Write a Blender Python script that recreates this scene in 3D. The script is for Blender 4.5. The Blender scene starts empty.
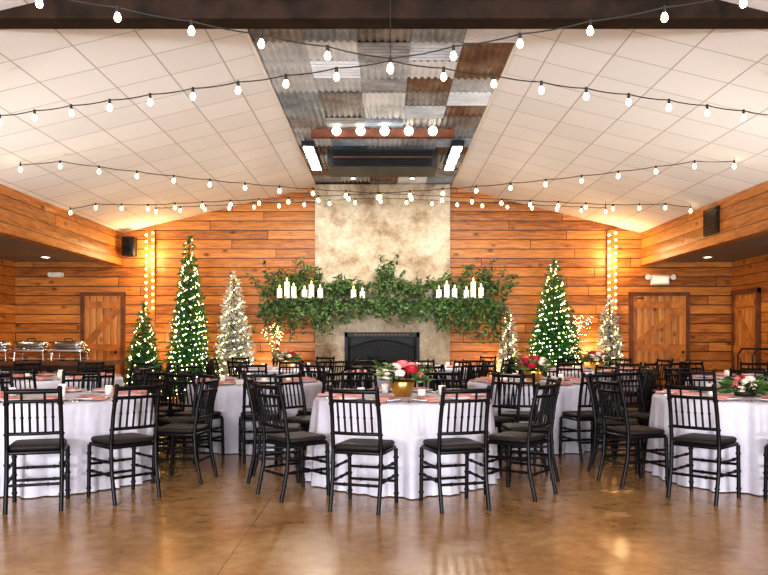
import bpy, math, random
from mathutils import Vector, Matrix
random.seed(7)
R=random.random
def U(a,b): return a+(b-a)*random.random()
scene=bpy.context.scene
try:
    scene.view_settings.view_transform='Standard'
    scene.view_settings.exposure=0.16
    for lk in ('Medium High Contrast','Standard - Medium High Contrast'):
        try:
            scene.view_settings.look=lk; break
        except Exception as e: print(e)
except Exception as e: print(e)

# ---------------------------------------------------------------- materials
def newmat(name):
    m=bpy.data.materials.new(name); m.use_nodes=True
    nt=m.node_tree; b=nt.nodes['Principled BSDF']
    return m,nt,b
def N(nt,t,**kw):
    n=nt.nodes.new(t)
    for k,v in kw.items(): setattr(n,k,v)
    return n
def ramp(nt,stops):
    r=N(nt,'ShaderNodeValToRGB'); e=r.color_ramp.elements
    while len(e)<len(stops): e.new(0.5)
    for i,(p,c) in enumerate(stops):
        e[i].position=p; e[i].color=(*c,1)
    return r
def simple(name,col,rough=.5,metal=0,var=0.0,scale=6,bump=0,col2=None,spec=None):
    m,nt,b=newmat(name)
    b.inputs['Roughness'].default_value=rough; b.inputs['Metallic'].default_value=metal
    if spec is not None: b.inputs['Specular IOR Level'].default_value=spec
    if var or col2:
        tc=N(nt,'ShaderNodeTexCoord'); no=N(nt,'ShaderNodeTexNoise')
        no.inputs['Scale'].default_value=scale; no.inputs['Detail'].default_value=4
        nt.links.new(tc.outputs['Object'],no.inputs['Vector'])
        c2=col2 or tuple(min(1,c*(1+var)) for c in col)
        c1=col if col2 else tuple(c*(1-var) for c in col)
        r=ramp(nt,[(.35,c1),(.65,c2)])
        nt.links.new(no.outputs['Fac'],r.inputs['Fac']); nt.links.new(r.outputs['Color'],b.inputs['Base Color'])
        if bump:
            bp=N(nt,'ShaderNodeBump'); bp.inputs['Strength'].default_value=bump; bp.inputs['Distance'].default_value=.02
            nt.links.new(no.outputs['Fac'],bp.inputs['Height']); nt.links.new(bp.outputs['Normal'],b.inputs['Normal'])
    else: b.inputs['Base Color'].default_value=(*col,1)
    return m
def emit(name,col,st):
    m,nt,b=newmat(name)
    b.inputs['Base Color'].default_value=(*col,1)
    b.inputs['Emission Color'].default_value=(*col,1); b.inputs['Emission Strength'].default_value=st
    return m
def math_(nt,op,a,b=None):
    n=N(nt,'ShaderNodeMath',operation=op)
    for i,v in enumerate((a,b)):
        if v is None: continue
        if isinstance(v,(int,float)): n.inputs[i].default_value=v
        else: nt.links.new(v,n.inputs[i])
    return n.outputs[0]
def planks(name,across,along,w,cols,rough=.45,groove=.05,length=3.2):
    """boards stacked along axis `across`, running along axis `along`"""
    m,nt,b=newmat(name); L=nt.links.new
    tc=N(nt,'ShaderNodeTexCoord'); sp=N(nt,'ShaderNodeSeparateXYZ'); L(tc.outputs['Object'],sp.inputs[0])
    A=sp.outputs[across]; B=sp.outputs[along]
    q=math_(nt,'DIVIDE',A,w); idx=math_(nt,'FLOOR',q); fr=math_(nt,'FRACT',q)
    wn=N(nt,'ShaderNodeTexWhiteNoise',noise_dimensions='1D'); L(idx,wn.inputs['W'])
    sh=math_(nt,'ADD',math_(nt,'DIVIDE',B,length),math_(nt,'MULTIPLY',wn.outputs['Value'],7.0))
    bi=math_(nt,'FLOOR',sh); bf=math_(nt,'FRACT',sh)
    wn2=N(nt,'ShaderNodeTexWhiteNoise',noise_dimensions='2D')
    cb=N(nt,'ShaderNodeCombineXYZ'); L(idx,cb.inputs[0]); L(bi,cb.inputs[1]); L(cb.outputs[0],wn2.inputs['Vector'])
    cv=N(nt,'ShaderNodeCombineXYZ')
    L(math_(nt,'MULTIPLY',B,1.6),cv.inputs[0]); L(math_(nt,'MULTIPLY',A,14.0),cv.inputs[1]); L(math_(nt,'MULTIPLY',wn2.outputs['Value'],20.0),cv.inputs[2])
    no=N(nt,'ShaderNodeTexNoise'); no.inputs['Scale'].default_value=1.6; no.inputs['Detail'].default_value=6; no.inputs['Roughness'].default_value=.7
    L(cv.outputs[0],no.inputs['Vector'])
    fac=math_(nt,'ADD',math_(nt,'MULTIPLY',no.outputs['Fac'],.85),math_(nt,'MULTIPLY',wn2.outputs['Value'],.2))
    r=ramp(nt,[(.34,cols[0]),(.52,cols[1]),(.72,cols[2])]); L(fac,r.inputs['Fac'])
    vk=N(nt,'ShaderNodeTexVoronoi'); vk.inputs['Scale'].default_value=1.0
    ck=N(nt,'ShaderNodeCombineXYZ'); L(math_(nt,'MULTIPLY',B,2.2),ck.inputs[0]); L(math_(nt,'MULTIPLY',A,4.0),ck.inputs[1]); L(ck.outputs[0],vk.inputs['Vector'])
    kr=ramp(nt,[(.06,(.22,.16,.12)),(.2,(1,1,1))]); L(vk.outputs['Distance'],kr.inputs['Fac'])
    mk=N(nt,'ShaderNodeMix',data_type='RGBA',blend_type='MULTIPLY'); mk.inputs['Factor'].default_value=.9
    L(r.outputs['Color'],mk.inputs['A']); L(kr.outputs['Color'],mk.inputs['B'])
    g=math_(nt,'MAXIMUM',math_(nt,'LESS_THAN',fr,groove),math_(nt,'LESS_THAN',bf,.004))
    mx=N(nt,'ShaderNodeMix',data_type='RGBA'); L(g,mx.inputs['Factor']); L(mk.outputs['Result'],mx.inputs['A']); mx.inputs['B'].default_value=(cols[0][0]*.2,cols[0][1]*.16,cols[0][2]*.2,1)
    L(mx.outputs['Result'],b.inputs['Base Color']); b.inputs['Roughness'].default_value=rough
    prof=math_(nt,'SINE',math_(nt,'MULTIPLY',fr,math.pi))
    h=math_(nt,'SUBTRACT',math_(nt,'ADD',math_(nt,'MULTIPLY',no.outputs['Fac'],.2),math_(nt,'MULTIPLY',prof,.5)),g)
    bp=N(nt,'ShaderNodeBump'); bp.inputs['Strength'].default_value=.6; bp.inputs['Distance'].default_value=.025
    L(h,bp.inputs['Height']); L(bp.outputs['Normal'],b.inputs['Normal'])
    return m
WC=[(.18,.054,.009),(.41,.148,.027),(.60,.25,.056)]
DC=[(.22,.08,.018),(.43,.17,.038),(.56,.26,.07)]
M_wood_back=planks('pine_planks_back',2,0,.2,WC,groove=.09)
M_wood_side=planks('pine_planks_side',2,1,.2,WC,groove=.06)
M_wood_door=planks('pine_planks_door',0,2,.15,DC,length=6)
M_wood_door_s=planks('pine_planks_door_s',1,2,.15,DC,length=6)
M_trim=simple('trim_wood',(.38,.135,.026),.5,var=.3,scale=5)
M_frame=simple('door_frame_wood',(.13,.042,.011),.5,var=.3,scale=5)
M_dark=simple('dark_timber',(.012,.007,.005),.6,col2=(.045,.022,.014),scale=5,bump=.3)
M_beam=simple('dark_tie_beam',(.010,.006,.004),.7,col2=(.030,.016,.010),scale=4,bump=.3,spec=.2)
M_beam2=simple('tie_beam_board',(.05,.025,.014),.7,var=.3,scale=4,spec=.2)
M_darkred=simple('rust_beam',(.13,.035,.012),.6,var=.4)
M_black=simple('black_lacquer',(.004,.003,.004),.4,spec=.2)
M_cushion=simple('chair_cushion',(.016,.012,.011),.6,var=.2,scale=30,spec=.25)
M_iron=simple('black_iron',(.006,.006,.006),.45,0,spec=.3)
M_cable=simple('black_cable',(.02,.018,.016),.7)
M_cloth=simple('table_linen',(.55,.53,.60),.85,var=.05,scale=9,bump=.05)
M_plate=simple('white_china',(.75,.73,.72),.2)
M_napkin=simple('dusty_rose_napkin',(.50,.22,.19),.8,var=.15,scale=20)
M_gold=simple('gold_bowl',(.75,.44,.12),.28,1.0)
M_steel=simple('steel',(.6,.6,.6),.25,1.0)
M_glass=simple('frosted_glass',(.8,.76,.7),.15)
M_leaf=simple('leaf_green',(.03,.075,.012),.5,col2=(.12,.21,.05),scale=12)
M_leaf2=simple('leaf_dark',(.010,.030,.008),.5,col2=(.038,.085,.022),scale=12)
M_stem=simple('stem',(.06,.035,.015),.7)
M_needle=simple('fir_needle',(.006,.06,.012),.6,col2=(.03,.20,.035),scale=9)
M_flock=simple('flocked_needle',(.42,.42,.36),.8,col2=(.72,.70,.62),scale=9)
M_red=simple('rose_red',(.35,.006,.02),.6,var=.3,scale=30)
M_pink=simple('rose_pink',(.70,.16,.18),.6,var=.2,scale=30)
M_cream=simple('rose_cream',(.85,.66,.55),.6,var=.1,scale=30)
M_candle=simple('candle_wax',(.9,.84,.72),.5)
M_flame=emit('candle_flame',(1,.55,.16),10)
M_bulb=emit('warm_bulb',(1,.76,.42),15)
M_fairy=emit('fairy_light',(1,.88,.45),12)
M_fairyw=emit('fairy_light_warm',(1,.68,.32),15)
M_rope=emit('rope_bulb',(1,.55,.18),22)
M_led=emit('led_panel',(.9,.96,1),12)
M_down=emit('downlight_lens',(1,.93,.8),8)
M_exit=emit('exit_face',(1,.45,.35),1.0)
M_white=simple('white_plastic',(.75,.72,.68),.5)
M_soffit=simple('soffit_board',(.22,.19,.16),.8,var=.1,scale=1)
M_pot=simple('dark_pot',(.05,.035,.03),.6)

def ceiling_mat():
    m,nt,b=newmat('acoustic_tiles'); L=nt.links.new
    tc=N(nt,'ShaderNodeTexCoord'); br=N(nt,'ShaderNodeTexBrick')
    br.offset=0; br.inputs['Scale'].default_value=1; br.inputs['Brick Width'].default_value=.61; br.inputs['Row Height'].default_value=.61
    br.inputs['Mortar Size'].default_value=.008; br.inputs['Mortar Smooth'].default_value=.2
    br.inputs['Color1'].default_value=(.84,.81,.79,1); br.inputs['Color2'].default_value=(.77,.745,.725,1); br.inputs['Mortar'].default_value=(.46,.42,.39,1)
    L(tc.outputs['Object'],br.inputs['Vector'])
    no=N(nt,'ShaderNodeTexNoise'); no.inputs['Scale'].default_value=70; L(tc.outputs['Object'],no.inputs['Vector'])
    mx=N(nt,'ShaderNodeMix',data_type='RGBA',blend_type='MULTIPLY'); mx.inputs['Factor'].default_value=.12
    L(br.outputs['Color'],mx.inputs['A']); L(no.outputs['Color'],mx.inputs['B'])
    L(mx.outputs['Result'],b.inputs['Base Color']); b.inputs['Roughness'].default_value=.8
    bp=N(nt,'ShaderNodeBump'); bp.invert=True; bp.inputs['Strength'].default_value=.4; bp.inputs['Distance'].default_value=.01
    L(br.outputs['Fac'],bp.inputs['Height']); L(bp.outputs['Normal'],b.inputs['Normal'])
    return m
M_ceil=ceiling_mat()
def floor_mat():
    m,nt,b=newmat('stained_concrete'); L=nt.links.new
    tc=N(nt,'ShaderNodeTexCoord')
    n1=N(nt,'ShaderNodeTexNoise'); n1.inputs['Scale'].default_value=.9; n1.inputs['Detail'].default_value=9; n1.inputs['Roughness'].default_value=.7; n1.inputs['Distortion'].default_value=.5
    n2=N(nt,'ShaderNodeTexNoise'); n2.inputs['Scale'].default_value=9; n2.inputs['Detail'].default_value=8; n2.inputs['Roughness'].default_value=.7
    L(tc.outputs['Object'],n1.inputs['Vector']); L(tc.outputs['Object'],n2.inputs['Vector'])
    r=ramp(nt,[(.34,(.19,.090,.027)),(.5,(.33,.178,.066)),(.66,(.44,.275,.13))])
    L(math_(nt,'ADD',math_(nt,'MULTIPLY',n1.outputs['Fac'],.55),math_(nt,'MULTIPLY',n2.outputs['Fac'],.45)),r.inputs['Fac'])
    sp=N(nt,'ShaderNodeSeparateXYZ'); L(tc.outputs['Object'],sp.inputs[0])
    g=None
    for o,sz in ((0,4.6),(1,4.6)):
        f=math_(nt,'FRACT',math_(nt,'ADD',math_(nt,'DIVIDE',sp.outputs[o],sz),.37 if o else .2))
        l=math_(nt,'LESS_THAN',f,.0015)
        g=l if g is None else math_(nt,'MAXIMUM',g,l)
    mx=N(nt,'ShaderNodeMix',data_type='RGBA'); L(g,mx.inputs['Factor']); L(r.outputs['Color'],mx.inputs['A']); mx.inputs['B'].default_value=(.16,.08,.03,1)
    L(mx.outputs['Result'],b.inputs['Base Color'])
    rr=N(nt,'ShaderNodeMapRange'); rr.inputs['To Min'].default_value=.10; rr.inputs['To Max'].default_value=.36
    L(n1.outputs['Fac'],rr.inputs['Value']); L(rr.outputs[0],b.inputs['Roughness'])
    b.inputs['Coat Weight'].default_value=.2; b.inputs['Coat Roughness'].default_value=.16
    bp=N(nt,'ShaderNodeBump'); bp.inputs['Strength'].default_value=.1; bp.inputs['Distance'].default_value=.01
    L(n2.outputs['Fac'],bp.inputs['Height']); L(bp.outputs['Normal'],b.inputs['Normal'])
    return m
M_floor=floor_mat()
def stone_mat():
    m,nt,b=newmat('chimney_plaster_stone'); L=nt.links.new
    tc=N(nt,'ShaderNodeTexCoord')
    n1=N(nt,'ShaderNodeTexNoise'); n1.inputs['Scale'].default_value=3.6; n1.inputs['Detail'].default_value=12; n1.inputs['Roughness'].default_value=.82
    n2=N(nt,'ShaderNodeTexNoise'); n2.inputs['Scale'].default_value=1.3; n2.inputs['Detail'].default_value=5
    for n in (n1,n2): L(tc.outputs['Object'],n.inputs['Vector'])
    # irregular flat stones, faintly different in tone
    wv=N(nt,'ShaderNodeMix',data_type='RGBA'); wv.inputs['Factor'].default_value=.12
    L(tc.outputs['Object'],wv.inputs['A']); L(n2.outputs['Color'],wv.inputs['B'])
    vc=N(nt,'ShaderNodeTexVoronoi'); vc.inputs['Scale'].default_value=2.6; L(wv.outputs['Result'],vc.inputs['Vector'])
    sc=N(nt,'ShaderNodeSeparateColor'); L(vc.outputs['Color'],sc.inputs[0])
    fac=math_(nt,'ADD',math_(nt,'ADD',math_(nt,'MULTIPLY',n1.outputs['Fac'],.6),math_(nt,'MULTIPLY',n2.outputs['Fac'],.34)),math_(nt,'MULTIPLY',sc.outputs[0],.07))
    r=ramp(nt,[(.37,(.20,.13,.075)),(.45,(.39,.30,.20)),(.53,(.54,.46,.34)),(.63,(.70,.64,.53))]); L(fac,r.inputs['Fac'])
    L(r.outputs['Color'],b.inputs['Base Color']); b.inputs['Roughness'].default_value=.85
    bp=N(nt,'ShaderNodeBump'); bp.inputs['Strength'].default_value=.8; bp.inputs['Distance'].default_value=.06
    L(n1.outputs['Fac'],bp.inputs['Height']); L(bp.outputs['Normal'],b.inputs['Normal'])
    return m
M_stone=stone_mat()
def tin(name,c1,c2,c3,metal,rough):
    m,nt,b=newmat(name); L=nt.links.new
    tc=N(nt,'ShaderNodeTexCoord'); n1=N(nt,'ShaderNodeTexNoise'); n1.inputs['Scale'].default_value=2.5; n1.inputs['Detail'].default_value=7; n1.inputs['Roughness'].default_value=.7
    L(tc.outputs['Object'],n1.inputs['Vector'])
    r=ramp(nt,[(.35,c1),(.52,c2),(.7,c3)]); L(n1.outputs['Fac'],r.inputs['Fac']); L(r.outputs['Color'],b.inputs['Base Color'])
    b.inputs['Metallic'].default_value=metal; b.inputs['Roughness'].default_value=rough
    return m
TINS=[tin('tin_galvanised',(.34,.37,.40),(.50,.53,.56),(.66,.69,.72),.1,.5),
      tin('tin_weathered',(.14,.13,.125),(.27,.26,.25),(.42,.41,.40),.1,.55),
      tin('tin_rusty',(.10,.04,.018),(.20,.11,.06),(.34,.30,.26),.1,.6),
      tin('tin_blue_grey',(.15,.19,.23),(.27,.32,.37),(.45,.50,.55),.1,.5),
      tin('tin_bright',(.55,.58,.61),(.70,.73,.76),(.84,.85,.86),.1,.45)]

# ---------------------------------------------------------------- mesh builder
class MB:
    def __init__(s): s.v=[]; s.f=[]; s.mi=[]; s.sm=[]; s.mats=[]
    def m(s,mat):
        if mat not in s.mats: s.mats.append(mat)
        return s.mats.index(mat)
    def add(s,vs,fs,mat,smooth=False):
        o=len(s.v); k=s.m(mat); s.v+= [tuple(v) for v in vs]
        for f in fs: s.f.append(tuple(i+o for i in f)); s.mi.append(k); s.sm.append(smooth)
    def box(s,x0,x1,y0,y1,z0,z1,mat):
        vs=[(x0,y0,z0),(x1,y0,z0),(x1,y1,z0),(x0,y1,z0),(x0,y0,z1),(x1,y0,z1),(x1,y1,z1),(x0,y1,z1)]
        s.add(vs,[(0,3,2,1),(4,5,6,7),(0,1,5,4),(1,2,6,5),(2,3,7,6),(3,0,4,7)],mat)
    def beam(s,p,q,w,h,mat,up=(0,0,1)):
        p=Vector(p);q=Vector(q);d=(q-p).normalized();u=Vector(up)
        a=d.cross(u)
        if a.length<1e-4: a=d.cross(Vector((1,0,0)))
        a.normalize(); b=a.cross(d)
        vs=[]
        for c in (p,q):
            for sx,sz in ((-1,-1),(1,-1),(1,1),(-1,1)): vs.append(c+a*sx*w/2+b*sz*h/2)
        s.add(vs,[(0,3,2,1),(4,5,6,7),(0,1,5,4),(1,2,6,5),(2,3,7,6),(3,0,4,7)],mat)
    def cyl(s,p,q,r0,r1,mat,n=8,caps=True):
        p=Vector(p);q=Vector(q);d=(q-p)
        if d.length<1e-6: return
        d.normalize(); a=d.orthogonal().normalized(); b=d.cross(a)
        vs=[];
        for c,r in ((p,r0),(q,r1)):
            for i in range(n):
                t=2*math.pi*i/n; vs.append(c+a*math.cos(t)*r+b*math.sin(t)*r)
        s.add(vs,[(i,(i+1)%n,n+(i+1)%n,n+i) for i in range(n)],mat,True)
        if caps: s.add(vs,[tuple(range(n-1,-1,-1)),tuple(range(n,2*n))],mat)
    def tube(s,pts,r,mat,n=8):
        for i in range(len(pts)-1): s.cyl(pts[i],pts[i+1],r,r,mat,n,i in(0,len(pts)-2))
    def lathe(s,prof,mat,c=(0,0,0),n=20):
        vs=[];k=len(prof)
        for i in range(n):
            t=2*math.pi*i/n
            for r,z in prof: vs.append((c[0]+r*math.cos(t),c[1]+r*math.sin(t),c[2]+z))
        fs=[]
        for i in range(n):
            j=(i+1)%n
            for a in range(k-1): fs.append((i*k+a,j*k+a,j*k+a+1,i*k+a+1))
        s.add(vs,fs,mat,True)
    def sph(s,c,r,mat,n=8,m=5,sz=1):
        prof=[(max(1e-4,r*math.sin(math.pi*i/m)),-r*sz*math.cos(math.pi*i/m)) for i in range(m+1)]
        s.lathe(prof,mat,c,n)
    def octa(s,c,r,mat):
        x,y,z=c
        s.add([(x+r,y,z),(x-r,y,z),(x,y+r,z),(x,y-r,z),(x,y,z+r),(x,y,z-r)],
              [(0,2,4),(2,1,4),(1,3,4),(3,0,4),(2,0,5),(1,2,5),(3,1,5),(0,3,5)],mat)
    def leaf(s,p,d,w,mat,nrm=None):
        p=Vector(p);d=Vector(d); n=Vector((U(-1,1),U(-1,1),U(-1,1))) if nrm is None else nrm
        a=d.cross(n)
        if a.length<1e-5: a=d.orthogonal()
        a.normalize(); fold=a.cross(d).normalized()*w*.25
        s.add([p,p+d*.35+a*w/2+fold,p+d,p+d*.35-a*w/2+fold,p+d*.5],[(0,1,4),(1,2,4),(2,3,4),(3,0,4)],mat)
    def slab(s,x0,x1,y0,y1,z0,z1,mat,r=.03,cr=.05):
        rings=[]
        for dz,ins in ((0,r),(r*.4,r*.3),(r,0),(z1-z0-r,0),(z1-z0-r*.4,r*.3),(z1-z0,r)):
            ring=[]
            for cx,cy,a0 in ((x1-cr,y1-cr,0),(x0+cr,y1-cr,90),(x0+cr,y0+cr,180),(x1-cr,y0+cr,270)):
                for k in range(4):
                    t=math.radians(a0+k*30); rr=cr-ins
                    ring.append((cx+rr*math.cos(t),cy+rr*math.sin(t),z0+dz))
            rings.append(ring)
        n=16; vs=[v for rg in rings for v in rg]; fs=[]
        for k in range(5):
            for i in range(n): fs.append((k*n+i,k*n+(i+1)%n,(k+1)*n+(i+1)%n,(k+1)*n+i))
        fs.append(tuple(range(n-1,-1,-1))); fs.append(tuple(range(5*n,6*n)))
        s.add(vs,fs,mat,True)
    def mesh(s,name):
        me=bpy.data.meshes.new(name); me.from_pydata(s.v,[],s.f)
        for m in s.mats: me.materials.append(m)
        me.polygons.foreach_set('material_index',s.mi); me.polygons.foreach_set('use_smooth',s.sm)
        me.update(); return me
    def obj(s,name,loc=(0,0,0),rz=0,parent=None):
        return put(s.mesh(name),name,loc,rz,parent)
def put(me,name,loc=(0,0,0),rz=0,parent=None,sc=None):
    o=bpy.data.objects.new(name,me); o.location=loc; o.rotation_euler=(0,0,rz)
    if sc: o.scale=(sc,sc,sc)
    scene.collection.objects.link(o)
    if parent: o.parent=parent
    return o

# ---------------------------------------------------------------- room
YF,YB=-3.0,16.0; XL,XR=-7.9,7.45; ZR=4.55
FL,FR=-5.6,5.5; ZE=3.55; ZS=2.93; SW=1.45
b=MB(); b.box(XL-.2,XR+.2,YF-.2,YB+.2,-.2,0,M_floor); b.obj('floor')
b=MB(); b.box(XL-.2,XR+.2,YB,YB+.2,0,4.9,M_wood_back); b.obj('wall_back')
b=MB(); b.box(XL-.2,XL,YF,YB,0,3.2,M_wood_side); b.obj('wall_left')
b=MB(); b.box(XR,XR+.2,YF,YB,0,3.2,M_wood_side); b.obj('wall_right')
b=MB()
b.box(XL-.2,XR+.2,YF-.2,YF,2.7,4.9,M_wood_back); b.box(XL-.2,-5,YF-.2,YF,0,2.7,M_wood_back); b.box(5,XR+.2,YF-.2,YF,0,2.7,M_wood_back)
for x in (-5,-2.5,0,2.5,5): b.box(x-.06,x+.06,YF-.15,YF-.02,0,2.7,M_trim)
b.box(-5,5,YF-.15,YF-.02,2.6,2.7,M_trim); b.obj('wall_front')
def slope(name,x0,z0,x1,z1):
    b=MB(); t=.1
    b.add([(x0,YF,z0),(x1,YF,z1),(x1,YB,z1),(x0,YB,z0),(x0,YF,z0+t),(x1,YF,z1+t),(x1,YB,z1+t),(x0,YB,z0+t)],
      [(0,3,2,1),(4,5,6,7),(0,1,5,4),(1,2,6,5),(2,3,7,6),(3,0,4,7)],M_ceil)
    return b.obj(name)
slope('ceiling_slope_left',FL,ZE,-SW,ZR); slope('ceiling_slope_right',SW,ZR,FR,ZE)
b=MB(); b.box(-SW,SW,YF,YB,ZR+.04,ZR+.14,M_dark); b.obj('ceiling_ridge')
b=MB()
ny=34; nx=5; pw=2*SW/nx; pl=(YB-YF)/ny
last=None
for j in range(ny):
    for i in range(nx):
        W=[4,3.5,.8,3,4] if i in (1,2,3) else [3,4,1.8,2.5,1.5]
        mat=random.choices(TINS,W)[0]
        if mat is last: mat=random.choices(TINS,W)[0]
        last=mat
        x0=-SW+i*pw; x1=x0+pw; y0=YF+j*pl; y1=y0+pl
        z=ZR+.005-R()*.02; ns=40; amp=.015
        vs=[];fs=[]
        alongx=R()<.75
        for k in range(ns+1):
            t=k/ns; zz=z+amp*math.sin(t*2*math.pi*(7 if alongx else 6))
            if alongx: vs+=[(x0+t*pw,y0,zz),(x0+t*pw,y1+.02,zz)]
            else: vs+=[(x0,y0+t*pl,zz),(x1,y0+t*pl,zz)]
        for k in range(ns): fs.append((2*k,2*k+1,2*k+3,2*k+2) if alongx else (2*k,2*k+2,2*k+3,2*k+1))
        b.add(vs,fs,mat,True)
b.obj('ceiling_corrugated_tin')
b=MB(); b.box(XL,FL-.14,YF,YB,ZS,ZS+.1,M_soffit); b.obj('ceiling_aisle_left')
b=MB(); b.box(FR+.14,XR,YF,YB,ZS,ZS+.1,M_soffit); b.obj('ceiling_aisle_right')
b=MB(); b.box(FL-.14,FL,YF,YB,ZS-.04,ZE+.03,M_wood_side); b.obj('wall_fascia_left')
b=MB(); b.box(FR,FR+.14,YF,YB,ZS-.04,ZE+.03,M_wood_side); b.obj('wall_fascia_right')
b=MB(); b.box(FL-.17,FL+.02,YF,YB,ZS-.08,ZS-.041,M_trim); b.obj('trim_1')
b=MB(); b.box(FR-.02,FR+.17,YF,YB,ZS-.08,ZS-.041,M_trim); b.obj('trim_2')
b=MB(); b.box(-SW-.02,-SW+.015,YF,YB,ZR-.025,ZR,M_white); b.obj('trim_3')
b=MB(); b.box(SW-.015,SW+.02,YF,YB,ZR-.025,ZR,M_white); b.obj('trim_4')
b=MB(); b.box(XL,XR,YB-.03,YB,0,.14,M_trim); b.obj('baseboard_back')
b=MB(); b.box(FL,FR,6.4,6.62,4.04,4.36,M_beam)
b.box(FL,FR,6.36,6.40,4.24,4.34,M_beam2); b.obj('tie_beam')

# doors
def door_back(name,x0,x1,h):
    b=MB(); y=YB-.002
    b.box(x0,x1,y-.05,y,0,h,M_wood_door)
    for z in (.12,h/2-.07,h-.26): b.box(x0+.02,x1-.02,y-.085,y-.05,z,z+.14,M_trim)
    b.beam((x0+.06,y-.068,.26),(x1-.06,y-.068,h/2-.07),.03,.13,M_trim)
    b.beam((x0+.06,y-.068,h/2+.07),(x1-.06,y-.068,h-.26),.03,.13,M_trim)
    t=.08
    b.box(x0-t,x0,y-.07,y,0,h+t,M_frame); b.box(x1,x1+t,y-.07,y,0,h+t,M_frame); b.box(x0-t,x1+t,y-.075,y,h,h+t,M_frame)
    b.sph((x1-.09,y-.12,1.0),.03,M_iron); b.cyl((x1-.09,y-.05,1),(x1-.09,y-.12,1),.012,.012,M_iron)
    return b.obj(name)
door_back('door_1',-6.4,-5.62,2.2); door_back('door_2',5.32,6.45,2.2)
b=MB(); y0,y1,h=14.85,15.75,2.2; XD=XR-.002
b.box(XD-.05,XD,y0,y1,0,h,M_wood_door_s)
for z in (.12,1.0,h-.26): b.box(XD-.085,XD-.05,y0+.02,y1-.02,z,z+.14,M_trim)
b.beam((XD-.068,y0+.06,.26),(XD-.068,y1-.06,1.0),.03,.13,M_trim)
b.beam((XD-.068,y0+.06,1.14),(XD-.068,y1-.06,h-.26),.03,.13,M_trim)
for a,c in ((y0-.1,y0),(y1,y1+.1)): b.box(XD-.07,XD,a,c,0,h+.1,M_frame)
b.box(XD-.075,XD,y0-.1,y1+.1,h,h+.1,M_frame); b.obj('door_3')

# ---------------------------------------------------------------- fireplace
cx0,cx1,cy=-1.44,1.38,15.6; YC=YB-.002
ox0,ox1,oz0,oz1=-.82,.74,.35,1.42
b=MB()
b.box(cx0,ox0,cy,YC,0,ZR-.04,M_stone); b.box(ox1,cx1,cy,YC,0,ZR-.04,M_stone)
b.box(ox0,ox1,cy,YC,oz1,ZR-.04,M_stone); b.box(ox0,ox1,cy,YC,0,oz0,M_stone)
b.box(ox0,ox1,YB-.06,YB-.01,oz0,oz1,M_iron)
b.box(cx0,cx1,cy-.35,cy,0,.3,M_stone)
b.box(ox0,ox1,cy-.04,cy+.02,oz1-.10,oz1,M_iron); b.box(ox0,ox0+.06,cy-.04,cy+.02,oz0,oz1,M_iron); b.box(ox1-.06,ox1,cy-.04,cy+.02,oz0,oz1,M_iron)
arc=[(ox0+.06+(ox1-ox0-.12)*i/16, cy-.03, oz1-.34+.18*math.sin(math.pi*i/16)) for i in range(17)]
b.tube(arc,.010,M_iron)
for i in range(1,26):
    x=ox0+.06+(ox1-ox0-.12)*i/26; b.cyl((x,cy-.03,oz0),(x,cy-.03,oz1-.34+.18*math.sin(math.pi*i/26)),.006,.006,M_iron,5)
for i in range(14): b.box(ox0+.2+i*.083,ox0+.26+i*.083,cy-.048,cy-.04,oz1-.07,oz1-.035,M_frame)
for i in range(4): b.cyl((-.5,cy+.12+.05*i,oz0+.06+.08*(i%2)),(.45,cy+.14+.04*i,oz0+.08+.08*(i%2)),.05,.045,M_dark,8)
b.obj('stone_fireplace')
mz0,mz1=1.91,2.11; mx0,mx1=-2.26,2.16
b=MB(); b.box(mx0,mx1,15.14,cy-.002,mz0,mz1,M_dark)
for x in (-1.2,1.15): b.box(x-.07,x+.07,15.3,cy-.002,mz0-.22,mz0,M_dark)
b.obj('mantel_shelf')
def candle(x,y,z,h,r):
    b=MB()
    b.lathe([(.001,0),(r+.012,0),(r+.02,.008),(r,.012),(r,h-.01),(r-.01,h),(.001,h-.008)],M_candle,n=14)
    b.cyl((0,0,h-.01),(0,0,h+.015),.003,.003,M_iron,5)
    b.lathe([(.001,h+.01),(.014,h+.03),(.010,h+.055),(.001,h+.08)],M_flame,n=6)
    return b.obj('pillar_candle',(x,y,z))
for x,h in ((-2.13,.20),(-1.98,.34),(-1.84,.24),(-1.62,.18),(-1.48,.28),(-1.30,.20),(-.62,.18),(-.44,.14),(1.12,.18),(1.28,.28),(1.44,.2),(1.68,.17),(1.82,.34),(1.98,.22)):
    candle(x,15.215,mz1,h,.055)

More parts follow.
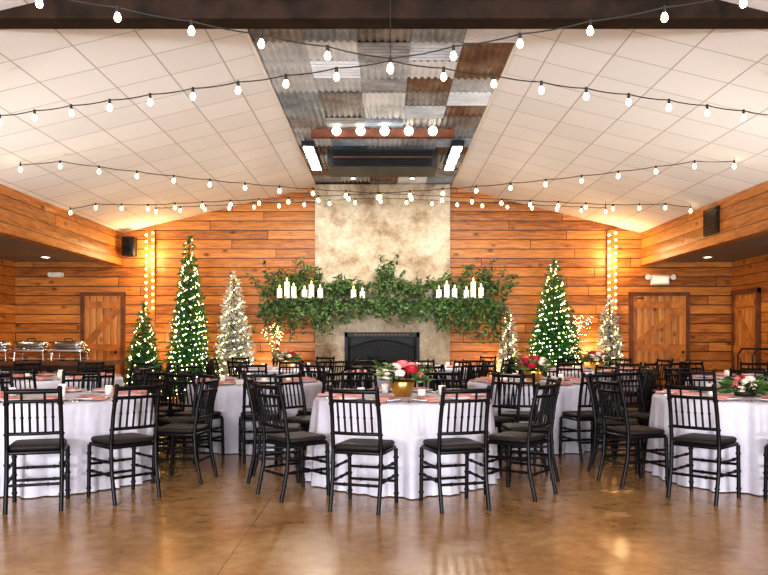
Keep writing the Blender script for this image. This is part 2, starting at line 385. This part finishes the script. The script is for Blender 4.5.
# garland
b=MB()
def env(x):
    pts=[(-2.75,2.4,1.5,.7),(-2.3,2.8,1.35,1),(-1.9,2.95,1.3,1),(-1.3,2.75,1.35,1),(-.8,2.5,1.55,.7),(-.35,2.5,1.62,.6),(0,3.05,1.65,.8),(.35,2.9,1.65,.8),(.8,2.5,1.55,.65),(1.3,2.5,1.4,.95),(1.8,3.0,1.25,1),(2.3,2.8,1.15,1),(2.72,2.3,1.2,.7)]
    for i in range(len(pts)-1):
        if pts[i][0]<=x<=pts[i+1][0]:
            t=(x-pts[i][0])/(pts[i+1][0]-pts[i][0]); return [pts[i][k]*(1-t)+pts[i+1][k]*t for k in (1,2,3)]
    return (2.2,1.9,.2)
for k in range(370):
    x=U(-2.5,2.5); t,bo,d=env(x)
    if R()>d: continue
    up=R()<.46
    if up:
        p=Vector((x,U(15.32,15.5),mz1+.02)); end=Vector((x+U(-.35,.35),U(15.3,15.5),U(mz1+.2,t)))
        mid=(p+end)/2+Vector((U(-.15,.15),0,.1))
        if abs(x)>2.3: p.y=15.1
    else:
        p=Vector((x,U(15.05,15.12),U(mz0,mz1))); end=Vector((x+U(-.25,.25),U(14.95,15.08),U(bo,mz0-.05)))
        mid=(p+end)/2+Vector((U(-.15,.15),-.10,.08))
    pts=[]
    for i in range(10):
        s=i/9; pts.append(p*(1-s)**2+mid*2*s*(1-s)+end*s*s)
    b.tube(pts,.005,M_stem,4)
    for q in range(1,10):
        for _ in range(2 if q<9 else 3):
            dirv=Vector((U(-1,1),U(-.5,.2),U(-.9,.7))).normalized()*U(.08,.14)
            b.leaf(pts[q]+Vector((U(-.02,.02),U(-.02,.02),U(-.02,.02))),dirv,U(.035,.06),M_leaf if R()<.55 else M_leaf2)
for k in range(560):
    x=U(-2.45,2.45); p=Vector((x,U(15.02,15.12),U(1.96,2.12)))
    b.leaf(p,Vector((U(-1,1),U(-1,.1),U(-.8,.5))).normalized()*U(.07,.12),U(.035,.06),M_leaf if R()<.5 else M_leaf2)
b.obj('greenery_garland')

# ---------------------------------------------------------------- christmas trees
def xmas(name,x,y,H,Rad,flock,nb,nl,seed,fairy):
    random.seed(seed); b=MB()
    b.cyl((0,0,.1),(0,0,H*.97),.05,.008,M_stem,7)
    b.lathe([(.001,0),(.16,0),(.19,.2),(.17,.2),(.15,.05),(.001,.05)],M_pot,n=14)
    for i in range(nb):
        t=(i+.5)/nb
        t=(1-math.sqrt(1-t))*.92+.07
        z=t*H; r=Rad*(1-t)**.85*U(.74,1.1)+.03
        a=i*2.39996+U(-.2,.2)
        base=Vector((0,0,z)); tip=Vector((math.cos(a)*r,math.sin(a)*r,z-r*.12+U(-.03,.05)))
        b.cyl(base,tip,.008,.003,M_stem,4,False)
        d=(tip-base); L=d.length; dn=d.normalized(); n=int(9+L*75)
        for k in range(n):
            s=U(.2,1.02); p=base+d*s
            dv=(dn*U(.3,1)+Vector((U(-1,1),U(-1,1),U(-.8,.8)))*.75).normalized()*U(.06,.12)
            mat=M_needle if not flock or R()<.25 else M_flock
            b.leaf(p,dv,U(.014,.026),mat)
    tip=Vector((0,0,H*.97))
    for k in range(30): b.leaf(tip-Vector((0,0,U(0,.15))),Vector((U(-.5,.5),U(-.5,.5),U(.3,1))).normalized()*.09,.018,M_flock if flock else M_needle)
    o=b.obj(name,(x,y,0))
    f=MB()
    for i in range(nl):
        t=(1-math.sqrt(1-(i+.5)/nl))*.94+.05; z=t*H-.02; r=(Rad*(1-t)**.85*.98+.03)*U(.65,1.0); a=i*2.39996*1.37+U(-.3,.3)
        f.octa((math.cos(a)*r,math.sin(a)*r,z),U(.009,.014),fairy)
    f.obj('fairy_lights',(0,0,0),0,o)
xmas('christmas_tree',-3.76,14.4,3.35,.50,False,430,500,1,M_fairy)
xmas('flocked_christmas_tree',-3.06,15.22,2.72,.54,True,380,300,2,M_fairyw)
xmas('christmas_tree',-4.54,14.1,2.0,.44,False,240,190,3,M_fairy)
xmas('christmas_tree',3.32,14.6,2.92,.68,False,480,620,4,M_fairy)
xmas('flocked_christmas_tree',4.62,15.3,2.2,.40,True,260,190,5,M_fairyw)
xmas('flocked_christmas_tree',2.58,15.48,1.98,.30,True,190,170,6,M_fairyw)
random.seed(11)
def twigs(x,y,H):
    b=MB(); f=[]
    b.lathe([(.001,0),(.13,0),(.17,.3),(.15,.3),(.12,.05),(.001,.05)],M_pot,n=14)
    def rec(p,d,l,r,lev):
        q=p+d*l; b.cyl(p,q,r,r*.65,M_stem,5,False)
        if lev<3: f.append(p+d*l*.5); f.append(q)
        if lev==0: return
        for _ in range(2):
            nd=(d+Vector((U(-.4,.4),U(-.3,.15),U(-.1,.5)))).normalized(); rec(q,nd,l*U(.6,.8),r*.65,lev-1)
    for _ in range(4): rec(Vector((0,0,.2)),Vector((U(-.2,.2),U(-.15,.1),1)).normalized(),H*.34,.012,3)
    for p in f: b.octa(p,.008,M_fairyw)
    b.obj('lighted_twig_branches',(x,y,0))
twigs(-2.3,15.5,1.5); twigs(-4.15,15.6,1.8); twigs(4.0,15.65,1.8)

# ---------------------------------------------------------------- chair mesh
def chair_mesh():
    b=MB(); m=M_black; w=.19
    def post(pts,r):
        b.tube(pts,r,m,8)
        for i in range(len(pts)-1):
            p=Vector(pts[i]);q=Vector(pts[i+1]); L=(q-p).length; k=max(1,int(L/.13)); d=(q-p).normalized()
            for j in range(k):
                c=p+(q-p)*((j+.5)/k); b.cyl(c-d*.006,c+d*.006,r*1.38,r*1.38,m,8)
    for s in (-1,1):
        post([(s*w,-.25,0),(s*w,-.195,.25),(s*w,-.185,.46),(s*w*.98,-.215,.7),(s*w*.96,-.265,.92)],.0165)
        b.sph((s*w*.96,-.268,.925),.02,m,8,5)
        post([(s*.195,.20,0),(s*.195,.185,.43)],.0165)
        post([(s*w,-.2,.22),(s*.195,.19,.22)],.011); post([(s*w,-.19,.32),(s*.195,.188,.32)],.011)
    post([(-.195,.19,.27),(.195,.19,.27)],.011); post([(-.195,.192,.17),(.195,.192,.17)],.011)
    post([(-w,-.2,.20),(w,-.2,.20)],.011)
    def by(z): return -.185-.03*max(0,(z-.46)/.24) if z<.7 else -.215-.05*(z-.7)/.22
    def rail(z,r):
        pts=[(-w*.97+2*w*.97*i/8,by(z)-.02*math.sin(math.pi*i/8),z) for i in range(9)]; b.tube(pts,r,m,8)
    rail(.905,.018); rail(.83,.013); rail(.585,.013)
    for i in range(1,7):
        x=-w*.97+2*w*.97*i/7; c=.02*math.sin(math.pi*i/7)
        post([(x,by(.585)-c,.585),(x,by(.83)-c,.83)],.0085)
    for i in (2,5):
        x=-w*.97+2*w*.97*i/7; b.cyl((x,by(.83)-.015,.83),(x,by(.9)-.015,.905),.009,.009,m,6)
    b.slab(-.205,.205,-.2,.205,.425,.452,m,.008,.04)
    b.slab(-.195,.195,-.185,.2,.452,.495,M_cushion,.018,.05)
    return b.mesh('dining_chair')
CH=chair_mesh()
# ---------------------------------------------------------------- table mesh
def table_mesh(seed):
    random.seed(seed); b=MB(); n=240; RR=.80; H=.76
    ph=[U(0,6.28) for _ in range(6)]; vs=[(0,0,H)]
    levels=[(.4,0),(.8,0),(.985,0),(1.0,.008),(1.008,.03),(1,.07),(1,.12),(1,.2),(1,.32),(1,.46),(1,.58),(1,.68),(1,.752)]
    for k,(fr,dz) in enumerate(levels):
        t=dz/.75
        for i in range(n):
            a=2*math.pi*i/n
            s1=math.sin(19*a+ph[0]+1.6*math.sin(2*a+ph[1])+.8*math.sin(3*a+ph[4]))
            amp=.6+.4*math.sin(4*a+ph[5])
            fold=(.5+.5*s1)**2.0*.095*amp+.012*math.sin(47*a+ph[2])*t+.015*math.sin(5*a+ph[3])
            r=RR*fr+(t**.6)*(fold+.002) if dz>0 else RR*fr
            vs.append((r*math.cos(a),r*math.sin(a),H-dz))
    fs=[(0,1+i,1+(i+1)%n) for i in range(n)]
    for k in range(len(levels)-1):
        for i in range(n):
            o=1+k*n; fs.append((o+i,o+n+i,o+n+(i+1)%n,o+(i+1)%n))
    b.add(vs,fs,M_cloth,True)
    b.cyl((0,0,0),(0,0,.74),.05,.05,M_iron,10); b.cyl((0,0,.72),(0,0,.75),.76,.76,M_trim,40)
    b.cyl((0,0,0),(0,0,.03),.35,.35,M_iron,20)
    return b.mesh('round_dining_table')
TM=[table_mesh(21),table_mesh(22),table_mesh(23)]
b=MB()
b.lathe([(.001,.004),(.09,.004),(.105,.012),(.145,.022),(.145,.026),(.1,.016),(.001,.010)],M_plate,n=28)
b.slab(-.055,.055,-.12,.12,.018,.042,M_napkin,.010,.016); b.slab(-.06,.06,-.185,-.115,.008,.026,M_napkin,.008,.012)
for x,w in ((-.19,.02),(.19,.02),(.22,.014)):
    b.box(x-.004,x+.004,-.09,.02,.002,.006,M_steel); b.slab(x-w/2,x+w/2,.02,.09,.001,.007,M_steel,.002,.006)
PS=b.mesh('place_setting')
b=MB(); b.lathe([(.001,0),(.03,0),(.033,.003),(.036,.09),(.033,.09),(.03,.012),(.001,.01)],M_glass,n=14)
b.lathe([(.001,.012),(.028,.012),(.028,.05),(.001,.05)],M_candle,n=12); b.lathe([(.001,.05),(.008,.065),(.001,.09)],M_flame,n=6)
VO=b.mesh('votive_candle')
def rose(b,c,r,mat):
    c=Vector(c)
    for ring,(k,rr,el) in enumerate(((3,.35,1.35),(4,.6,1.0),(5,.85,.65),(6,1.0,.25))):
        for i in range(k):
            a=2*math.pi*(i+ring*.37)/k; half=math.pi/k*1.25; vs=[]
            for u in range(4):
                for v in range(4):
                    aa=a+half*(u/1.5-1)*(.4+.6*math.sin(math.pi*(v+1)/5)); ee=-.9+(el+.9)*v/3
                    rad=r*rr*(math.cos(ee*.75))*(1+.12*(v==3)); vs.append(c+Vector((math.cos(aa)*rad,math.sin(aa)*rad,r*.8*math.sin(ee)*(.55+.45*rr)+r*.2)))
            b.add(vs,[(u*4+v,u*4+4+v,u*4+5+v,u*4+1+v) for u in range(3) for v in range(3)],mat,True)
    b.sph(c+Vector((0,0,r*.2)),r*.42,mat,8,5)
def centerpiece_mesh(seed,bowl=True):
    random.seed(seed); b=MB(); z0=.17 if bowl else .06
    if bowl:
        b.lathe([(.001,0),(.07,0),(.075,.01),(.10,.06),(.115,.13),(.105,.15),(.095,.14),(.09,.06),(.001,.03)],M_gold,n=24)
        for k in range(16):
            a=2*math.pi*k/16; b.cyl((.077*math.cos(a),.077*math.sin(a),.01),(.113*math.cos(a),.113*math.sin(a),.13),.006,.006,M_gold,5)
    else: b.lathe([(.001,0),(.09,0),(.1,.05),(.001,.05)],M_pot,n=14)
    cols=[M_red,M_cream,M_pink,M_red,M_cream,M_pink,M_cream,M_red,M_red,M_cream,M_pink,M_red,M_pink]
    if not bowl: cols=[M_cream,M_cream,M_red,M_cream,M_cream,M_pink,M_cream,M_red,M_cream,M_cream,M_pink,M_cream,M_red]
    for i,c in enumerate(cols):
        el=math.asin(min(1,.05+.95*(i/(len(cols)-1)))); a=i*2.4
        k=1 if bowl else .8
        p=(.155*k*math.cos(el)*math.cos(a),.155*k*math.cos(el)*math.sin(a),z0+.12*k*math.sin(el))
        b.cyl((0,0,.06),p,.004,.004,M_stem,4); rose(b,p,U(.048,.065)*k,c)
    for k in range(170):
        a=U(0,6.28); el=U(-.25,1.2); rr=U(.1,.17)
        p=Vector((rr*math.cos(el)*math.cos(a),rr*math.cos(el)*math.sin(a),z0+rr*.6*math.sin(el)))
        d=Vector((math.cos(a),math.sin(a),U(-.4,.7))).normalized()*U(.06,.13); b.leaf(p,d,U(.03,.05),M_leaf if R()<.6 else M_leaf2)
    RL=.25 if bowl else .33
    for k in range(8 if bowl else 14):
        a=U(0,6.28); p=Vector((0,0,z0)); q=Vector((RL*math.cos(a),RL*math.sin(a),z0+(U(-.03,.15) if bowl else -.02))); b.cyl(p,q,.003,.002,M_stem,4)
        for s in range(1,8):
            for sd in (-1,1): b.leaf(p+(q-p)*(.4+s*.085),Vector((math.cos(a+sd),math.sin(a+sd),.3)).normalized()*.07,.03,M_leaf)
    return b.mesh('flower_centerpiece')
CP=[centerpiece_mesh(31),centerpiece_mesh(32),centerpiece_mesh(33,False)]

random.seed(99)
NCH=10
tables=[(.17,6.9,19,0),(-2.98,6.9,15,None),(3.36,6.95,-41,2),(-1.57,9.15,12,None),(1.83,9.15,18,1),
        (-4.4,10.15,5,None),(.15,11.35,18,None),(4.95,10.05,9,None),(-1.75,13.35,10,0),(1.0,14.0,22,None),(3.55,12.45,3,1)]
for ti,(tx,ty,ph,cp) in enumerate(tables):
    put(TM[ti%3],'round_dining_table',(tx,ty,0),R()*6.28)
    if cp is not None: put(CP[cp],'flower_centerpiece',(tx,ty,.762),R()*6)
    for k in range(NCH):
        a=math.radians(ph+360/NCH*k)
        if ti==0 and k==9: a+=.02
        if ti==1 and k==1: a-=.07
        dx,dy=math.sin(a),-math.cos(a)
        if ti==9 and dy>.9: continue
        rr=1.13+U(0,.04)
        a2=a+math.radians(U(-5,5))
        put(CH,'dining_chair',(tx+dx*rr,ty+dy*rr,0),a2)
        put(PS,'place_setting',(tx+dx*.6,ty+dy*.6,.762),a)
    for k in range(4):
        a=k*math.pi/2+.4; put(VO,'votive_candle',(tx+.41*math.cos(a),ty+.41*math.sin(a),.762))

# ---------------------------------------------------------------- string lights
def zceil(x):
    x=abs(x); return ZR if x<SW else ZR-(x-SW)*(ZR-ZE)/(5.5-SW)
def strand(pts,hook=None,ends=True):
    b=MB()
    pts=[(x,y,min(z,zceil(x)-.05)) for x,y,z in pts]
    for i in range(len(pts)-1):
        p=Vector(pts[i]);q=Vector(pts[i+1]); L=(q-p).length; prev=p
        for s in (1,2,3,4):
            t=s/4; c=p.lerp(q,t)-Vector((0,0,.05*L*4*t*(1-t)*.5)); b.cyl(prev,c,.0055,.0055,M_cable,5,False); prev=c
    for p in pts:
        p=Vector(p); b.cyl(p+Vector((0,0,.01)),p-Vector((0,0,.04)),.012,.014,M_cable,8)
        b.lathe([(.001,-.105),(.016,-.099),(.025,-.082),(.023,-.062),(.012,-.04)],M_bulb,p,8)
    if hook: b.cyl(hook,(hook[0],hook[1],ZR-.03),.004,.004,M_cable,5)
    if ends:
        for p in (pts[0],pts[-1]): b.cyl(p,(p[0],p[1],zceil(p[0])-.012),.005,.005,M_cable,5)
    b.obj('string_lights')
def vpts(x0,fx,fy,fz,n):
    out=[]
    for k in range(-n,n+1):
        m=abs(k); out.append((x0+math.copysign(fx*m,k) if k else x0,fy(m),fz(m)+.08))
    return out
strand(vpts(.05,.485,lambda n:5.9-.151*n,lambda n:3.43+.034*n,9),(.05,5.9,3.5))
strand(vpts(.05,.440,lambda n:5.95+.183*n,lambda n:3.43+.006*n,11))
strand(vpts(-.09,.482,lambda n:11.35-.1265*n,lambda n:3.43+.0026*n*n,10),(-.09,11.35,3.5))
strand(vpts(-.06,.485,lambda n:11.45+.127*n,lambda n:3.45+(.03*(n-8) if n>8 else 0),11))
strand(vpts(-.06,.47,lambda n:13.6+.05*n,lambda n:3.78-.012*n,9))

for X in (-4.99,4.86):
    b=MB(); b.box(X-.1,X+.1,YB-.09,YB-.002,.14,3.6,M_trim)
    zs=[1.9+.145*i for i in range(12)]; prev=None
    for i,z in enumerate(zs):
        for s in (-1,1):
            p=(X+s*.07,YB-.12,z+(.04 if s>0 else 0)); b.sph(p,.024,M_rope,8,5)
            b.cyl((p[0],YB-.09,p[2]),p,.01,.01,M_cable,5)
            if prev: b.cyl(prev,(p[0],YB-.095,p[2]),.005,.005,M_cable,4)
            prev=(p[0],YB-.095,p[2])
    b.obj('rope_light_column')

# ---------------------------------------------------------------- ceiling fixtures
b=MB(); b.box(-1.12,1.08,11.42,11.54,4.38,4.50,M_darkred)
for x in (-1.0,1.0): b.box(x-.03,x+.03,11.45,11.51,4.50,ZR-.03,M_iron)
for i in range(5):
    x=-.72+.365*i; b.cyl((x,11.42,4.44),(x,11.37,4.44),.05,.05,M_iron,12); b.sph((x,11.32,4.44),.07,M_down,12,8)
b.obj('globe_light_bar')
b=MB(); b.box(-.95,.9,12.5,13.3,4.17,4.46,M_iron)
for i in range(6): b.box(-.85,.8,12.48,12.5,4.20+.04*i,4.215+.04*i,M_frame if i==3 else M_black)
for x in (-.8,.75): b.box(x-.03,x+.03,12.85,12.95,4.46,ZR-.03,M_iron)
b.obj('hvac_unit')
for X in (-1.24,1.2):
    b=MB(); b.box(X-.10,X+.10,12.1,13.9,4.42,4.5,M_iron)
    for j in range(4):
        y=12.2+.44*j; b.box(X-.08,X+.08,y,y+.3,4.405,4.42,M_led)
    b.obj('led_ceiling_panel')
for X,Y in ((-.6,14.5),(.55,14.5)):
    b=MB(); b.cyl((0,0,0),(0,0,.11),.06,.06,M_iron,12); b.cyl((0,0,-.005),(0,0,0),.045,.045,M_down,12); b.obj('spot_downlight',(X,Y,ZR-.15))
for X in (-6.8,6.5):
    for Y in (4,8,12,15):
        b=MB(); b.lathe([(.001,-.012),(.07,-.012)],M_down,n=16); b.lathe([(.07,-.012),(.1,-.015),(.1,-.001)],M_white,n=16); b.obj('recessed_downlight',(X,Y,ZS))

b=MB(); b.slab(-.13,.13,-.12,.12,0,.4,M_iron,.01,.03); b.cyl((0,-.12,.14),(0,-.135,.14),.08,.08,M_black,16); b.cyl((0,-.12,.31),(0,-.135,.31),.04,.04,M_black,16); b.box(-.03,.03,.1,.298,.15,.25,M_iron); b.obj('wall_speaker',(-5.35,15.7,3.02))
b=MB(); b.box(-.04,0,-.27,.27,-.22,.22,M_iron)
for i in range(7): b.box(-.055,-.04,-.24,.24,-.19+.058*i,-.165+.058*i,M_black)
b.obj('wall_vent',(FR-.001,12.5,3.25))
b=MB(); b.slab(-.2,.2,-.03,.03,0,.2,M_white,.01,.02); b.box(-.16,.16,-.036,-.03,.04,.16,M_exit)
for s in (-1,1): b.cyl((s*.27,-.05,.16),(s*.27,.0,.16),.06,.05,M_white,12); b.box(min(s*.2,s*.27),max(s*.2,s*.27),-.01,.01,.15,.17,M_white)
b.obj('exit_sign',(5.9,YB-.035,2.44))
b=MB(); b.slab(-.15,.15,-.05,.05,0,.1,M_white,.01,.02)
for s in (-1,1): b.cyl((s*.1,-.09,.05),(s*.1,-.04,.05),.05,.04,M_white,12)
b.obj('emergency_light',(-7.0,YB-.055,2.6))

# ---------------------------------------------------------------- buffet (left)
b=MB(); b.box(-6.9,-4.55,12.15,12.95,.85,.92,M_frame); b.box(-6.8,-4.65,12.2,12.9,.76,.85,M_dark)
for x in (-6.78,-5.75,-4.72):
    for y in (12.23,12.87): b.box(x-.045,x+.045,y-.045,y+.045,0,.78,M_dark)
for y in (12.25,12.85): b.box(-6.78,-4.72,y-.03,y+.03,.2,.27,M_dark)
b.obj('buffet_table')
def chafing(x,y):
    b=MB()
    b.slab(-.27,.27,-.18,.18,.14,.2,M_steel,.01,.03)
    b.slab(-.25,.25,-.16,.16,.2,.33,M_steel,.06,.09)
    for sx in (-.23,.23):
        for sy in (-.14,.14): b.cyl((sx*1.06,sy*1.1,0.002),(sx,sy,.15),.01,.01,M_steel,6)
    b.tube([(-.07,-.05,.33),(-.06,-.05,.37),(.06,-.05,.37),(.07,-.05,.33)],.008,M_iron)
    for x2 in (-.12,.12): b.cyl((x2,0,0.002),(x2,0,.06),.035,.035,M_iron,10)
    b.box(-.25,.25,-.15,.15,.03,.04,M_steel)
    b.obj('chafing_dish',(x,y,.92))
for x in (-6.5,-5.88,-5.26): chafing(x,12.5)
b=MB(); b.box(-7.7,-7.1,9.2,13.4,.82,.88,M_trim)
for y in (9.3,13.3):
    for x in (-7.62,-7.18): b.box(x-.04,x+.04,y-.04,y+.04,0,.82,M_trim)
b.obj('side_console_table')
put(CP[0],'flower_centerpiece',(-7.35,13.1,.882),0,None,1.3)
b=MB()
for y in (-.25,.25):
    b.tube([(-.4,y,.12),(-.4,y,1.02),(-.33,y,1.12),(.33,y,1.12),(.4,y,1.02),(.4,y,.12)],.014,M_iron)
    for x in (-.4,.4): b.cyl((x,y-.015,.05),(x,y+.015,.05),.05,.05,M_black,12); b.cyl((x,y,.05),(x,y,.14),.01,.01,M_iron,6)
for z in (.16,.62):
    b.slab(-.4,.4,-.25,.25,z,z+.03,M_iron,.005,.02)
b.obj('utility_cart',(6.3,12.2,0))

# ---------------------------------------------------------------- lights
def area(name,loc,rot,sx,sy,p,col):
    l=bpy.data.lights.new(name,'AREA'); l.shape='RECTANGLE'; l.size=sx; l.size_y=sy; l.energy=p; l.color=col
    o=bpy.data.objects.new(name,l); o.location=loc; o.rotation_euler=rot; scene.collection.objects.link(o); return o
def point(name,loc,p,col,r=.08):
    l=bpy.data.lights.new(name,'POINT'); l.energy=p; l.color=col; l.shadow_soft_size=r
    o=bpy.data.objects.new(name,l); o.location=loc; scene.collection.objects.link(o); return o
def spot(name,loc,target,p,col,ang,r=.2,blend=1):
    l=bpy.data.lights.new(name,'SPOT'); l.energy=p; l.color=col; l.spot_size=math.radians(ang); l.shadow_soft_size=r; l.spot_blend=blend
    o=bpy.data.objects.new(name,l); o.location=loc; o.rotation_euler=(Vector(target)-Vector(loc)).to_track_quat('-Z','Y').to_euler(); scene.collection.objects.link(o)
area('daylight_window',(-2.6,YF+.05,1.5),(math.radians(90),0,0),4.6,2.3,600,(.93,.96,1))
area('daylight_window',(2.6,YF+.05,1.5),(math.radians(90),0,0),4.6,2.3,320,(.93,.96,1))
for X in (-3.2,3.2):
    spot('added_ceiling_fill',(X,-1.5,1.6),(X*.9,7.5,4.3),1150,(.98,.98,1),95)  # unseen spot behind the camera, added to brighten the near ceiling
    spot('added_ceiling_fill',(X*1.55,8.2,.9),(X*.9,10.5,4.2),270,(1,.95,.87),130)  # added spot without a fixture, lifts the ceiling further back
for X in (-6.8,6.5):
    for Y in (4,8,12,15): spot('aisle_downlight',(X,Y,ZS-.03),(X,Y,0),35,(1,.8,.55),120,.07,.6)
for X,Y,Z,P in ((-4.7,15.2,1.2,34),(-2.6,15.5,.6,20),(2.3,15.5,.6,20),(4.4,15.55,1.0,34),(-5.0,15.6,3.0,36),(4.86,15.6,3.0,36)):
    point('added_wall_glow',(X,Y,Z),P,(1,.66,.32),.12)  # added warm points, strengthen the rope and tree light glow on the wall
for X in (-1.24,1.2):
    area('led_panel_light',(X,13,4.39),(0,0,0),.18,1.7,130,(1,.93,.82))
w=bpy.data.worlds.new('world'); scene.world=w; w.use_nodes=True
w.node_tree.nodes['Background'].inputs[0].default_value=(.8,.88,1,1); w.node_tree.nodes['Background'].inputs[1].default_value=.8

cam=bpy.data.cameras.new('camera'); co=bpy.data.objects.new('camera',cam); scene.collection.objects.link(co)
cam.lens=35; cam.sensor_width=36; co.location=(0,0,1.3); co.rotation_euler=(math.radians(90),0,0); cam.shift_y=.0658
scene.camera=co
